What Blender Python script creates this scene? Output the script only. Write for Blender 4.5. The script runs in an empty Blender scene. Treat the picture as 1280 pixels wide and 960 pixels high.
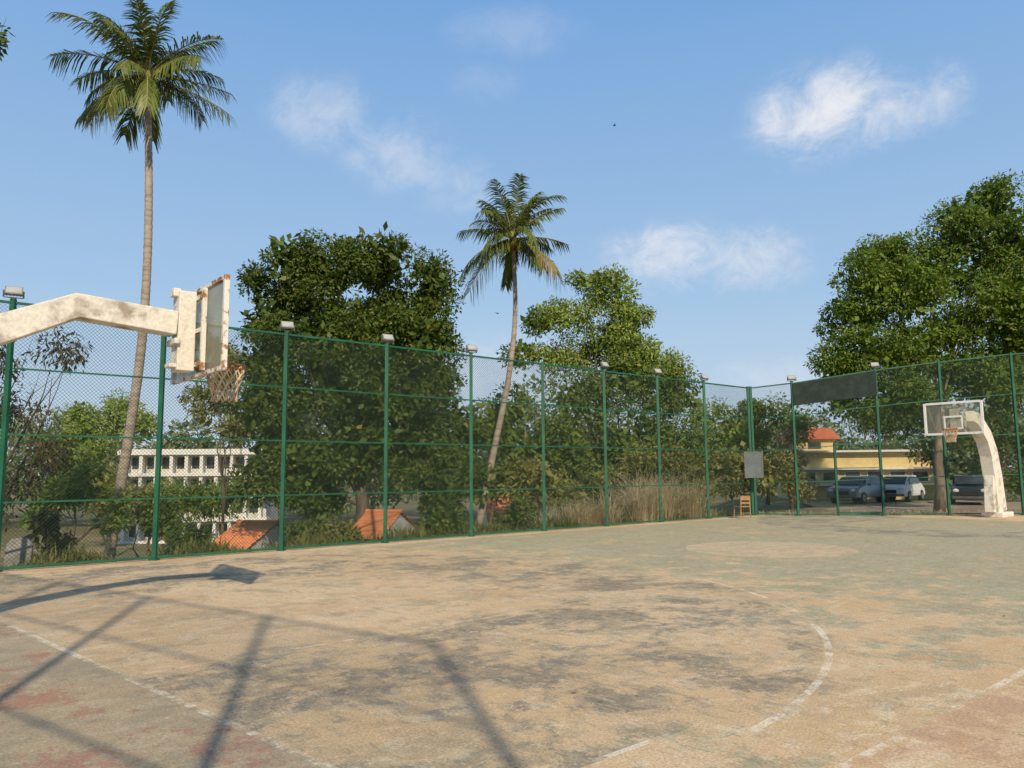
import bpy, math, random
import numpy as np
from mathutils import Vector, Matrix
R=math.radians
random.seed(7); rng=np.random.default_rng(7)
sc=bpy.context.scene; col=sc.collection
F=962.0; CAMZ=1.7
CM=(Matrix.Rotation(R(96.64),3,'X') @ Matrix.Rotation(R(-0.5),3,'Z'))
def P(px,py,d):
    v=CM@Vector(((px-640)/F,(480-py)/F,-1)); v=v*(d/v.y); return Vector((v.x,v.y,v.z+CAMZ))
TH=R(40.6); cu,su=math.cos(TH),math.sin(TH)
def CW(u,w,z=0): return Vector((u*cu-w*su,u*su+w*cu,z))
def sst(t): t=min(1,max(0,t)); return t*t*(3-2*t)
def terrain(x,y):
    w=-x*su+y*cu
    drop=3.4*sst((w-17.8)/13)*(1-sst((x-7)/9))
    return -0.13-drop
# ------------------------------------------------------------------ node helpers
class NT:
    def __init__(s,nt): s.nt=nt; s.n=nt.nodes; s.l=nt.links
    def inp(s,sock,v):
        if v is None: return
        if isinstance(v,bpy.types.NodeSocket): s.l.new(v,sock)
        else: sock.default_value=v
    def m(s,op,a,b=None,c=None,clamp=False):
        n=s.n.new('ShaderNodeMath'); n.operation=op; n.use_clamp=clamp
        s.inp(n.inputs[0],a); s.inp(n.inputs[1],b); s.inp(n.inputs[2],c); return n.outputs[0]
    def noise(s,vec,scale,detail=4,rough=.55,dist=0):
        n=s.n.new('ShaderNodeTexNoise'); n.inputs['Scale'].default_value=scale; n.inputs['Detail'].default_value=detail
        n.inputs['Roughness'].default_value=rough; n.inputs['Distortion'].default_value=dist
        if vec is not None: s.l.new(vec,n.inputs['Vector'])
        return n.outputs['Fac']
    def mr(s,v,a,b,c=0,d=1,smooth=True):
        n=s.n.new('ShaderNodeMapRange'); n.interpolation_type='SMOOTHSTEP' if smooth else 'LINEAR'
        s.inp(n.inputs['Value'],v); n.inputs['From Min'].default_value=a; n.inputs['From Max'].default_value=b
        n.inputs['To Min'].default_value=c; n.inputs['To Max'].default_value=d; return n.outputs[0]
    def mix(s,f,a,b):
        n=s.n.new('ShaderNodeMix'); n.data_type='RGBA'
        s.inp(n.inputs[0],f)
        for k,v in ((6,a),(7,b)):
            if isinstance(v,tuple): v=(v[0],v[1],v[2],1)
            s.inp(n.inputs[k],v)
        return n.outputs[2]
    def scalev(s,vec,sc3):
        n=s.n.new('ShaderNodeMapping'); s.l.new(vec,n.inputs['Vector']); n.inputs['Scale'].default_value=sc3; return n.outputs[0]
def newmat(name):
    m=bpy.data.materials.new(name); m.use_nodes=True; t=NT(m.node_tree); t.p=t.n['Principled BSDF']; t.out=t.n['Material Output']
    tc=t.n.new('ShaderNodeTexCoord'); t.obj=tc.outputs['Object']; t.gen=tc.outputs['Generated']
    return m,t
def bump(t,h,strength,dist=.02):
    b=t.n.new('ShaderNodeBump'); b.inputs['Strength'].default_value=strength; b.inputs['Distance'].default_value=dist
    t.l.new(h,b.inputs['Height']); t.l.new(b.outputs[0],t.p.inputs['Normal'])
def patchy(name,c1,c2,lo=.4,hi=.65,scale=3,rough=.75,metal=0,bmp=.15,fine=.12,stretch=None,detail=6):
    m,t=newmat(name); v=t.obj
    if stretch: v=t.scalev(v,stretch)
    n=t.noise(v,scale,detail,.6); f=t.mr(n,lo,hi)
    c=t.mix(f,c1,c2)
    g=t.noise(t.obj,scale*9,4,.6); k=t.mr(g,.3,.7,1-fine,1+fine,False)
    mm=t.n.new('ShaderNodeVectorMath'); mm.operation='SCALE'; t.l.new(c,mm.inputs[0]); t.l.new(k,mm.inputs['Scale'])
    t.l.new(mm.outputs[0],t.p.inputs['Base Color']); t.p.inputs['Roughness'].default_value=rough; t.p.inputs['Metallic'].default_value=metal
    if bmp: bump(t,g,bmp,.01)
    return m
def leafmat(name,dark,light,yellow=None,trans=.3,rough=.5,scale=.6):
    m,t=newmat(name)
    g=t.n.new('ShaderNodeNewGeometry'); rnd=g.outputs['Random Per Island']
    n=t.noise(t.obj,scale,3,.6)
    f=t.m('ADD',t.m('MULTIPLY',rnd,.55),t.mr(n,.35,.65,0,.5),clamp=True)
    c=t.mix(f,dark,light)
    if yellow: c=t.mix(t.mr(rnd,.92,.98),c,yellow)
    t.l.new(c,t.p.inputs['Base Color']); t.p.inputs['Roughness'].default_value=rough
    t.p.inputs['Specular IOR Level'].default_value=.3
    tr=t.n.new('ShaderNodeBsdfTranslucent'); t.l.new(c,tr.inputs[0])
    ms=t.n.new('ShaderNodeMixShader'); ms.inputs[0].default_value=trans
    t.l.new(t.p.outputs[0],ms.inputs[1]); t.l.new(tr.outputs[0],ms.inputs[2]); t.l.new(ms.outputs[0],t.out.inputs[0])
    return m
M={}
M['fence']=patchy('green_fence_paint',(.008,.085,.045),(.012,.12,.06),rough=.5,scale=2,bmp=0)
M['wire']=patchy('green_wire',(.012,.036,.022),(.018,.05,.03),rough=.7,scale=2,bmp=0)
M['conc_white']=patchy('whitewashed_concrete',(.72,.68,.60),(.34,.29,.23),.50,.70,3.0,.85,bmp=.45,fine=.16)
M['rust_white']=patchy('rusty_white_steel',(.74,.71,.64),(.32,.14,.05),.50,.60,6,.55,bmp=.1)
M['board_white']=patchy('white_board_paint',(.82,.81,.77),(.62,.58,.5),.55,.7,5,.5,bmp=0)
M['rim']=patchy('orange_rim_paint',(.42,.12,.04),(.2,.07,.03),.45,.6,9,.5)
M['net']=patchy('dirty_net_cord',(.66,.50,.34),(.46,.31,.2),scale=6,rough=.9,bmp=0)
M['steel']=patchy('dark_steel',(.12,.12,.12),(.2,.17,.14),scale=6,metal=.4,rough=.5)
M['lamp_case']=patchy('grey_cast_aluminium',(.27,.27,.26),(.2,.2,.19),scale=6,rough=.5,metal=.2)
M['lamp_glass']=patchy('lamp_glass',(.42,.43,.42),(.34,.35,.35),scale=4,rough=.15,bmp=0)
M['bark']=patchy('bark',(.09,.065,.045),(.16,.12,.08),scale=2,stretch=(4,4,1),bmp=.5,rough=.9)
M['bark_pale']=patchy('pale_bark',(.27,.22,.16),(.15,.12,.09),scale=2,stretch=(4,4,1),bmp=.4,rough=.9)
M['palm_trunk']=patchy('palm_bark',(.38,.32,.26),(.24,.19,.15),scale=1.5,stretch=(1,1,5),bmp=.6,rough=.9)
M['mango']=leafmat('mango_leaves',(.04,.075,.012),(.125,.18,.028),(.26,.22,.05))
M['mid']=leafmat('mid_green_leaves',(.07,.125,.02),(.20,.26,.045),(.30,.28,.08))
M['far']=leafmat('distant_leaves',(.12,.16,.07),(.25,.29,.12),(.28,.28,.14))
M['bright']=leafmat('bright_green_leaves',(.14,.21,.035),(.33,.42,.08),(.42,.40,.12))
M['dry']=leafmat('dry_leaves',(.20,.15,.06),(.42,.32,.14),(.4,.32,.12))
M['olive']=leafmat('olive_leaves',(.13,.15,.04),(.32,.31,.08),(.38,.32,.1))
M['darkred']=leafmat('dark_reddish_leaves',(.04,.045,.015),(.13,.09,.035),(.2,.12,.06))
M['rightg']=leafmat('glossy_green_leaves',(.055,.11,.012),(.18,.27,.03),(.28,.30,.06))
M['palm']=leafmat('palm_leaflets',(.07,.10,.02),(.20,.24,.05),(.34,.29,.09),rough=.4)
M['palm_dry']=leafmat('dry_palm_leaflets',(.22,.17,.06),(.36,.29,.12),None)
M['rachis']=patchy('frond_stem',(.24,.23,.07),(.32,.27,.1),scale=3,bmp=0)
M['coconut']=patchy('coconut_husk',(.45,.27,.05),(.25,.24,.05),scale=3,bmp=0)
M['reed']=leafmat('dry_reeds',(.50,.40,.23),(.84,.73,.50),None,trans=.35,rough=.8)
M['weeds']=leafmat('roadside_weeds',(.11,.13,.03),(.27,.26,.08),(.36,.3,.12))
M['yellow']=patchy('cream_yellow_wall',(.66,.52,.24),(.56,.43,.19),scale=.8,bmp=0)
M['white']=patchy('white_wall',(.70,.68,.64),(.5,.48,.44),.5,.8,scale=.7,bmp=0)
M['dirtywhite']=patchy('weathered_white_wall',(.58,.56,.52),(.4,.38,.34),.45,.7,scale=.7,bmp=0)
M['tile']=patchy('terracotta_tiles',(.74,.27,.10),(.52,.19,.08),scale=2,bmp=.3)
M['redroof']=patchy('red_sheet_roof',(.55,.15,.08),(.42,.12,.06),scale=2,bmp=0)
M['glass']=patchy('dark_window_glass',(.03,.035,.04),(.06,.07,.08),scale=2,rough=.08,bmp=0)
M['wood']=patchy('varnished_wood',(.42,.25,.1),(.3,.17,.07),scale=5,stretch=(1,6,1))
M['signgrey']=patchy('grey_blue_board',(.10,.125,.135),(.13,.155,.165),scale=2,bmp=0)
M['net_dark']=patchy('dark_shade_net',(.010,.022,.018),(.02,.035,.03),scale=3,rough=.9,bmp=.2)
M['grey_conc']=patchy('grey_concrete',(.33,.31,.28),(.2,.19,.17),scale=3,bmp=.4)
M['car_grey']=patchy('grey_blue_car_paint',(.20,.24,.28),(.23,.27,.31),scale=1,rough=.25,metal=.4,bmp=0,fine=0)
M['car_white']=patchy('white_car_paint',(.8,.8,.78),(.76,.76,.74),scale=1,rough=.25,bmp=0,fine=0)
M['car_dark']=patchy('dark_car_paint',(.05,.06,.075),(.06,.07,.085),scale=1,rough=.2,metal=.4,bmp=0,fine=0)
M['tyre']=patchy('tyre_rubber',(.02,.02,.02),(.03,.03,.03),scale=3,bmp=0)
M['lens']=patchy('headlight_lens',(.6,.62,.62),(.7,.7,.7),scale=3,rough=.1,bmp=0)
M['bird']=patchy('dark_feathers',(.02,.02,.02),(.04,.035,.03),scale=3,bmp=0)
def acrylic(name,a1,a2,clear):
    m,t=newmat(name)
    n=t.noise(t.obj,3,5,.6); c=t.mix(t.mr(n,.35,.7),a1,a2)
    t.l.new(c,t.p.inputs['Base Color']); t.p.inputs['Roughness'].default_value=.3
    tr=t.n.new('ShaderNodeBsdfTransparent'); tr.inputs[0].default_value=(.94,.94,.89,1)
    tl=t.n.new('ShaderNodeBsdfTranslucent'); t.l.new(c,tl.inputs[0])
    a=t.n.new('ShaderNodeMixShader'); a.inputs[0].default_value=.45; t.l.new(t.p.outputs[0],a.inputs[1]); t.l.new(tl.outputs[0],a.inputs[2])
    b=t.n.new('ShaderNodeMixShader'); b.inputs[0].default_value=clear; t.l.new(a.outputs[0],b.inputs[1]); t.l.new(tr.outputs[0],b.inputs[2])
    t.l.new(b.outputs[0],t.out.inputs[0]); return m
M['acrylic']=acrylic('yellowed_acrylic',(.52,.50,.34),(.36,.36,.27),.45)
M['acrylic_clear']=acrylic('clear_acrylic',(.60,.62,.55),(.5,.53,.45),.80)
# ------------------------------------------------------------------ court material (object space = court u,w)
def court():
    m,t=newmat('worn_painted_concrete')
    sx=t.n.new('ShaderNodeSeparateXYZ'); t.l.new(t.obj,sx.inputs[0]); u=sx.outputs[0]; w=sx.outputs[1]
    def gt(a,b): return t.m('GREATER_THAN',a,b)
    def lt(a,b): return t.m('LESS_THAN',a,b)
    def AND(*a):
        r=a[0]
        for x in a[1:]: r=t.m('MULTIPLY',r,x)
        return r
    def OR(*a):
        r=a[0]
        for x in a[1:]: r=t.m('MAXIMUM',r,x)
        return r
    def NOT(a): return t.m('SUBTRACT',1.0,a)
    def dist(u0,w0):
        a=t.m('SUBTRACT',u,u0); b=t.m('SUBTRACT',w,w0)
        return t.m('SQRT',t.m('ADD',t.m('MULTIPLY',a,a),t.m('MULTIPLY',b,b)))
    def absd(x,c): return t.m('ABSOLUTE',t.m('SUBTRACT',x,c))
    U1,W0,W1,WC=29.4,2.32,16.5,9.82
    ub=t.m('ADD',t.m('MULTIPLY',w,-.112),2.74)
    du=t.m('SUBTRACT',u,ub)
    big=t.noise(t.obj,.28,5,.6); med=t.noise(t.obj,1.1,10,.74,.3); fine=t.noise(t.obj,7,9,.76); grain=t.noise(t.obj,55,5,.75)
    st=t.noise(t.scalev(t.obj,(.55,1.2,1)),2.6,11,.78,.4)
    blot=t.noise(t.obj,.8,11,.76,.3)
    scr=t.noise(t.scalev(t.obj,(1.6,.5,1)),6,10,.82,.3)
    inside=AND(gt(du,0),lt(u,U1),gt(w,W0),lt(w,W1))
    r1=dist(3.95,WC); r2=dist(27.8,WC-.2); rc=dist(15.6,9.5)
    aw=absd(w,WC)
    RA=6.84
    arcs=OR(AND(gt(u,4.6),t.mr(t.m('ADD',r1,t.m('MULTIPLY',med,2.0)),RA+1.3,RA+.7)),AND(lt(u,4.6),lt(aw,6.5)))
    arc2=OR(AND(lt(u,26.4),lt(r2,6.72)),AND(gt(u,26.4),lt(aw,6.5)))
    # the key edge wanders with wear instead of being ruled
    awn=t.m('ADD',aw,t.m('MULTIPLY',t.m('SUBTRACT',st,.5),3.0)); un=t.m('ADD',u,t.m('MULTIPLY',t.m('SUBTRACT',med,.5),3.0))
    key1=AND(t.mr(awn,2.9,2.1),t.mr(un,8.0,7.0)); key2=AND(lt(aw,2.45),gt(u,23.6))
    tan=t.mix(t.mr(big,.35,.65),(.61,.44,.255),(.68,.52,.335))
    tan=t.mix(t.mr(med,.50,.60),tan,(.50,.385,.245))
    tan=t.mix(t.m('MULTIPLY',t.mr(st,.52,.57),.6),tan,(.76,.63,.45))
    tan=t.mix(t.m('MULTIPLY',t.mr(blot,.55,.61),.4),tan,(.64,.38,.19))
    tan=t.mix(t.m('MULTIPLY',t.mr(scr,.55,.60),.5),tan,(.35,.29,.205))
    c=tan
    far=t.m('ADD',t.mr(u,6.0,15,-.035,.075),t.m('MULTIPLY',t.m('SUBTRACT',big,.5),.25))
    gm=t.m('ADD',t.m('ADD',t.m('ADD',t.m('MULTIPLY',st,.4),t.m('MULTIPLY',med,.3)),t.m('MULTIPLY',scr,.3)),far)
    green=AND(t.mr(gm,.485,.545),inside,t.m('SUBTRACT',1.0,t.m('MULTIPLY',arcs,.65)),.72)
    gcol=t.mix(t.mr(fine,.40,.60),(.23,.27,.185),(.44,.42,.29))
    c=t.mix(green,c,gcol)
    nm=t.m('ADD',t.m('ADD',t.m('MULTIPLY',blot,.46),t.m('MULTIPLY',st,.28)),t.m('MULTIPLY',scr,.26))
    nav=t.m('MAXIMUM',AND(arcs,t.m('SUBTRACT',1.0,t.m('MULTIPLY',key1,.85))),AND(arc2,NOT(key2)))
    nfac=AND(t.mr(nm,.498,.520),AND(nav,inside),t.mr(scr,.46,.58,.86,.22))
    c=t.mix(nfac,c,(.135,.14,.135))
    nf2=AND(t.mr(nm,.455,.505),AND(nav,inside),.32)
    c=t.mix(nf2,c,(.33,.30,.225))
    kf=AND(NOT(inside),gt(du,0),t.mr(med,.46,.56),.38)
    c=t.mix(kf,c,(.60,.34,.21))
    of=AND(lt(du,0),t.mr(med,.42,.56,.45,.72))
    c=t.mix(of,c,(.33,.295,.215))
    rp=AND(lt(du,0),t.mr(blot,.52,.56),.5)
    c=t.mix(rp,c,(.42,.17,.13))
    cf=AND(lt(rc,1.8),t.mr(t.m('ADD',t.m('MULTIPLY',fine,.5),t.m('MULTIPLY',st,.5)),.44,.57,.2,.8)); c=t.mix(cf,c,(.70,.52,.35))
    hw=.024
    L=OR(AND(lt(t.m('ABSOLUTE',du),.034),gt(w,W0),lt(w,W1)),AND(lt(absd(u,U1),hw),gt(w,W0),lt(w,W1)),
         AND(lt(absd(w,W0),.032),gt(u,1.7),lt(u,U1)),AND(lt(absd(w,W1),hw),gt(u,1.7),lt(u,U1)),
         AND(lt(absd(r1,RA),.034),gt(u,4.6),t.mr(w,6.5,8.5,1,.25)),AND(lt(absd(r2,6.72),hw),lt(u,26.4),.6),
         AND(lt(absd(aw,6.48),hw),OR(AND(gt(du,0),lt(u,4.6)),AND(gt(u,26.4),lt(u,U1)))))
    Lk=OR(AND(lt(absd(aw,2.45),hw),OR(AND(gt(du,0),lt(u,7.5)),AND(gt(u,23.6),lt(u,U1)))),
          AND(lt(aw,2.45),OR(lt(absd(u,7.5),hw),lt(absd(u,23.6),hw))),
          AND(lt(absd(u,15.7),hw),gt(w,W0),lt(w,W1)),lt(absd(rc,1.8),hw),
          AND(lt(absd(u,15.7-3),hw),gt(w,W0),lt(w,W1)))
    wear=t.m('ADD',t.m('MULTIPLY',med,.5),t.m('MULTIPLY',fine,.5))
    c=t.mix(AND(L,t.mr(wear,.44,.53,.68,.04)),c,(.86,.79,.66))
    c=t.mix(AND(Lk,t.mr(wear,.44,.51,.5,.03)),c,(.82,.74,.62))
    sp=t.mr(fine,.57,.62); c=t.mix(t.m('MULTIPLY',sp,.38),c,(.26,.215,.15))
    sp=t.mr(fine,.43,.38); c=t.mix(t.m('MULTIPLY',sp,.35),c,(.84,.69,.49))
    sp=t.mr(grain,.38,.64,.72,1.24,False)
    mm=t.n.new('ShaderNodeVectorMath'); mm.operation='SCALE'; t.l.new(c,mm.inputs[0]); t.l.new(sp,mm.inputs['Scale'])
    t.l.new(mm.outputs[0],t.p.inputs['Base Color']); t.p.inputs['Roughness'].default_value=.9; t.p.inputs['Specular IOR Level'].default_value=.2
    h=t.m('ADD',t.m('MULTIPLY',grain,.5),t.m('ADD',fine,t.m('MULTIPLY',nfac,.2))); bump(t,h,.5,.012)
    return m
M['court']=court()
def groundmat():
    m,t=newmat('dry_soil_and_grass')
    a=t.noise(t.obj,.12,6,.6); b=t.noise(t.obj,1.5,8,.7); c=t.mix(t.mr(a,.4,.6),(.14,.13,.05),(.30,.22,.12)); c=t.mix(t.mr(b,.4,.65),c,(.10,.105,.035))
    t.l.new(c,t.p.inputs['Base Color']); t.p.inputs['Roughness'].default_value=.95; bump(t,b,.8,.1); return m
M['ground']=groundmat()
M['lot']=patchy('parking_lot_earth',(.40,.30,.19),(.28,.22,.15),scale=.5,rough=.95)
# ------------------------------------------------------------------ mesh builder
class MB:
    def __init__(s): s.v=[]; s.f=[]
    def add(s,vs,fs):
        o=len(s.v); s.v+= [tuple(x) for x in vs]; s.f+=[tuple(i+o for i in f) for f in fs]
    def box(s,c,size,rot=None):
        hx,hy,hz=[k/2 for k in size]; vs=[]
        for x in(-hx,hx):
            for y in(-hy,hy):
                for z in(-hz,hz):
                    p=Vector((x,y,z)); p=(rot@p if rot else p)+Vector(c); vs.append(p)
        s.add(vs,[(0,1,3,2),(4,6,7,5),(0,4,5,1),(2,3,7,6),(0,2,6,4),(1,5,7,3)])
    def bar(s,a,b,w,h=None):
        a=Vector(a);b=Vector(b); h=h or w; d=(b-a); L=d.length
        if L<1e-6:return
        q=d.to_track_quat('Z','Y').to_matrix(); s.box((a+b)/2,(w,h,L),q)
    def tube(s,pts,rad,n=8,caps=True):
        pts=[Vector(p) for p in pts]
        if not isinstance(rad,(list,tuple)): rad=[rad]*len(pts)
        vs=[]; prev=None
        for i,p in enumerate(pts):
            d=(pts[min(i+1,len(pts)-1)]-pts[max(i-1,0)]).normalized()
            if prev is None:
                x=d.cross(Vector((0,0,1)))
                if x.length<.01: x=Vector((1,0,0))
                x.normalize()
            else: x=(prev-d*prev.dot(d)).normalized()
            prev=x; y=d.cross(x)
            for k in range(n):
                a=2*math.pi*k/n; vs.append(p+(x*math.cos(a)+y*math.sin(a))*rad[i])
        fs=[]
        for i in range(len(pts)-1):
            for k in range(n):
                k2=(k+1)%n; fs.append((i*n+k,i*n+k2,(i+1)*n+k2,(i+1)*n+k))
        if caps: fs.append(tuple(range(n-1,-1,-1))); fs.append(tuple(range((len(pts)-1)*n,len(pts)*n)))
        s.add(vs,fs)
    def prism(s,prof,y0,y1,ax='xz',sc=None):
        n=len(prof); vs=[]
        for y in(y0,y1):
            for(a,b) in prof:
                yy=y*(sc(a,b) if sc else 1); vs.append((a,yy,b))
        s.add(vs,[tuple(range(n)),tuple(range(2*n-1,n-1,-1))]+[(i,i+n,(i+1)%n+n,(i+1)%n) for i in range(n)])
    def sphere(s,c,r,nu=8,nv=6,sq=(1,1,1)):
        vs=[];fs=[]; c=Vector(c)
        for j in range(nv+1):
            ph=math.pi*j/nv
            for i in range(nu):
                a=2*math.pi*i/nu; vs.append(c+Vector((math.sin(ph)*math.cos(a)*r*sq[0],math.sin(ph)*math.sin(a)*r*sq[1],math.cos(ph)*r*sq[2])))
        for j in range(nv):
            for i in range(nu): fs.append((j*nu+i,(j+1)*nu+i,(j+1)*nu+(i+1)%nu,j*nu+(i+1)%nu))
        s.add(vs,fs)
    def build(s,name,mat,parent=None,smooth=False,loc=None,bev=0):
        me=bpy.data.meshes.new(name); me.from_pydata(s.v,[],s.f); me.validate(); me.update()
        if smooth: me.polygons.foreach_set('use_smooth',[True]*len(me.polygons))
        me.materials.append(mat); o=bpy.data.objects.new(name,me); col.objects.link(o)
        if parent: o.parent=parent
        if loc is not None: o.location=loc
        if bev:
            b=o.modifiers.new('bevel','BEVEL'); b.width=bev; b.segments=2; b.limit_method='ANGLE'
        return o
def thing(name,label,cat,loc=(0,0,0),rz=0,group=None):
    o=bpy.data.objects.new(name,None); col.objects.link(o); o.location=loc; o.rotation_euler=(0,0,rz); o.empty_display_size=.3
    o['label']=label; o['category']=cat
    if group:o['group']=group
    return o
def tag(o,label,cat,group=None,kind=None):
    o['label']=label;o['category']=cat
    if group:o['group']=group
    if kind:o['kind']=kind
    return o
def copytree(o,parent=None):
    c=o.copy(); col.objects.link(c)
    if parent: c.parent=parent
    for ch in list(o.children): copytree(ch,c)
    return c
def npmesh(name,V,nper,mat,parent=None):
    n=len(V)//nper; me=bpy.data.meshes.new(name)
    me.vertices.add(len(V)); me.vertices.foreach_set('co',V.astype(np.float32).ravel())
    me.loops.add(len(V)); me.loops.foreach_set('vertex_index',np.arange(len(V),dtype=np.int32))
    me.polygons.add(n); me.polygons.foreach_set('loop_start',np.arange(0,len(V),nper,dtype=np.int32)); me.polygons.foreach_set('loop_total',np.full(n,nper,dtype=np.int32))
    me.update(calc_edges=True); me.materials.append(mat)
    o=bpy.data.objects.new(name,me); col.objects.link(o)
    if parent:o.parent=parent
    return o
def nrm(a): return a/np.maximum(np.linalg.norm(a,axis=1,keepdims=True),1e-6)
def leaf_verts(C,Rr,per,L,W,droop=.25,flat=.8,rmin=.45):
    C=np.repeat(np.array(C),per,axis=0); r=np.repeat(np.array(Rr),per); N=len(C)
    d=nrm(rng.normal(size=(N,3))); d[:,2]=d[:,2]*.9+.12; d=nrm(d)
    rr=r*(rmin+(1.12-rmin)*rng.random(N)**.75); p=C+d*rr[:,None]*np.array([1,1,flat])
    t=nrm(d*.7+rng.normal(size=(N,3))*.5+np.array([0,0,-droop]))
    n=nrm(d+rng.normal(size=(N,3))*.45+np.array([0,0,.35])); s=nrm(np.cross(t,n)); n=np.cross(s,t)
    l=(L*(.65+.7*rng.random(N)))[:,None]; w=(W*(.7+.6*rng.random(N)))[:,None]
    a=p; b=p+t*l*.5+s*w/2-n*w*.2; c=p+t*l-n*l*.12; e=p+t*l*.5-s*w/2-n*w*.2
    return np.stack([a,b,c,e],axis=1).reshape(-1,3)
# ------------------------------------------------------------------ camera, sun, sky
cam=bpy.data.cameras.new('camera'); co=bpy.data.objects.new('camera',cam); col.objects.link(co)
cam.sensor_width=36; cam.lens=F/1280*36; cam.clip_end=3000; cam.clip_start=.05
co.location=(0,0,CAMZ); co.rotation_euler=CM.to_euler(); sc.camera=co
EL=R(35.5); sdir=Vector((-.235*math.cos(EL),.972*math.cos(EL),-math.sin(EL)))
sl=bpy.data.lights.new('sun','SUN'); sl.energy=4.3; sl.angle=R(.9); sl.color=(1,.84,.60)
so=bpy.data.objects.new('sun',sl); col.objects.link(so); so.rotation_euler=sdir.to_track_quat('-Z','Y').to_euler()
wd=bpy.data.worlds.new('World'); sc.world=wd; wd.use_nodes=True
t=NT(wd.node_tree); bg=t.n['Background']; STR=.10; bg.inputs[1].default_value=STR
sky=t.n.new('ShaderNodeTexSky'); sky.sky_type='NISHITA'; sky.sun_disc=False; sky.sun_elevation=EL; sky.sun_rotation=R(166.4)
sky.dust_density=1.0; sky.air_density=1.0; sky.ozone_density=1.5
tc=t.n.new('ShaderNodeTexCoord'); dv=tc.outputs['Generated']; sx=t.n.new('ShaderNodeSeparateXYZ'); t.l.new(dv,sx.inputs[0])
az=t.m('ARCTAN2',sx.outputs[0],sx.outputs[1]); el=t.m('ARCSINE',sx.outputs[2])
def s_(c): return (c[0]/STR,c[1]/STR,c[2]/STR)
gcol=t.mix(t.mr(el,-.02,.22,0,1,False),s_((.58,.68,.79)),s_((.41,.60,.82)))
gcol=t.mix(t.mr(el,.18,.60,0,1,False),gcol,s_((.19,.41,.78)))
gcol=t.mix(t.mr(el,.62,1.0,0,1,False),gcol,s_((.20,.25,.36)))
skyc=t.mix(.86,sky.outputs[0],gcol)
nz=t.noise(t.scalev(dv,(1,1,1.5)),6,10,.62,.35); nz2=t.noise(t.scalev(dv,(1,1,1.3)),20,10,.70,.6)
nn=t.m('ADD',t.m('MULTIPLY',nz,.62),t.m('MULTIPLY',nz2,.38))
mask=None
def ae(px,py):
    q=P(px,py,1)-Vector((0,0,CAMZ)); q.normalize(); return math.atan2(q.x,q.y),math.asin(q.z)
for px,py,rx,ry,s in [(1035,140,150,92,.9),(1110,135,110,72,.75),(1180,120,66,62,.6),(840,325,130,66,.72),(930,325,120,60,.6),(400,140,95,72,.38),(500,190,100,72,.40),(580,235,80,56,.28),(640,40,120,50,.16),(610,105,65,45,.15),(640,465,170,70,.4),(960,480,160,50,.3)]:
    a0,e0=ae(px,py); ra=ae(px+rx,py)[0]-a0; re=ae(px,py-ry)[1]-e0
    A=t.m('DIVIDE',t.m('SUBTRACT',az,a0),ra); B=t.m('DIVIDE',t.m('SUBTRACT',el,e0),re)
    g=t.m('SUBTRACT',1.0,t.m('SQRT',t.m('ADD',t.m('MULTIPLY',A,A),t.m('MULTIPLY',B,B))))
    dn=t.m('ADD',g,t.m('MULTIPLY',t.m('SUBTRACT',nn,.5),3.8))
    mk=t.m('MULTIPLY',t.m('MULTIPLY',t.mr(dn,-.1,1.25),s),t.mr(g,0,.5))
    mask=mk if mask is None else t.m('MAXIMUM',mask,mk)
cc=t.mix(t.mr(nz2,.35,.6),s_((.76,.78,.83)),s_((.88,.88,.9)))
t.l.new(t.mix(mask,skyc,cc),bg.inputs[0])
sc.view_settings.view_transform='Standard'; sc.view_settings.look='None'; sc.view_settings.exposure=0
# ------------------------------------------------------------------ ground and court
def axis(lo,hi,c0,c1,fine,coarse):
    a=list(np.arange(c0,c1+1e-6,fine)); x=c0; 
    st=fine
    while x>lo: st=min(st*1.35,coarse); x-=st; a.insert(0,x)
    x=c1; st=fine
    while x<hi: st=min(st*1.35,coarse); x+=st; a.append(x)
    return a
gx=axis(-900,900,-45,45,1.5,120); gy=axis(-300,1600,-5,80,1.5,120)
g=MB(); nx=len(gx)
g.v=[(x,y,terrain(x,y)+ (random.uniform(-.08,.08) if (y*cu-x*su)>19 else 0)) for y in gy for x in gx]
g.f=[(j*nx+i,j*nx+i+1,(j+1)*nx+i+1,(j+1)*nx+i) for j in range(len(gy)-1) for i in range(nx-1)]
gr=g.build('ground',M['ground'],smooth=True); gr['kind']='structure'
farp=[P(998,645,29.8),P(1105,645,29.4),P(1187,645,29.2),P(1280,645,29.0)]
farp=[Vector((p.x,p.y,0)) for p in farp]; farp.append(farp[-1]+(farp[-1]-farp[-2])); farp.append(farp[-1]+(farp[-1]-farp[-2]))
corner=CW(26.9,17.0)
def toUW(p): return (p.x*cu+p.y*su,-p.x*su+p.y*cu)
poly=[(-5.6,-5),(-5.6,17.25)]+[(27.0,17.25)]
for p in farp:
    a,b=toUW(p+Vector((0,.35,0))); poly.append((a,b))
poly.append((36,-5))
cb=MB(); n=len(poly)
cb.v=[(a,b,0) for a,b in poly]+[(a,b,-.3) for a,b in poly]
cb.f=[tuple(range(n-1,-1,-1)),tuple(range(n,2*n))]+[(i,(i+1)%n,(i+1)%n+n,i+n) for i in range(n)]
ct=cb.build('court',M['court']); ct.rotation_euler=(0,0,TH); ct['kind']='structure'
lot=MB(); zz=-.12
lot.v=[(13,29.9,zz+.0),(60,29.2,zz),(75,46.5,zz),(17,46.5,zz)]; lot.f=[(0,1,2,3)]
lo=lot.build('parking_ground',M['lot']); lo.location.z=.006; lo['kind']='structure'
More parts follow.
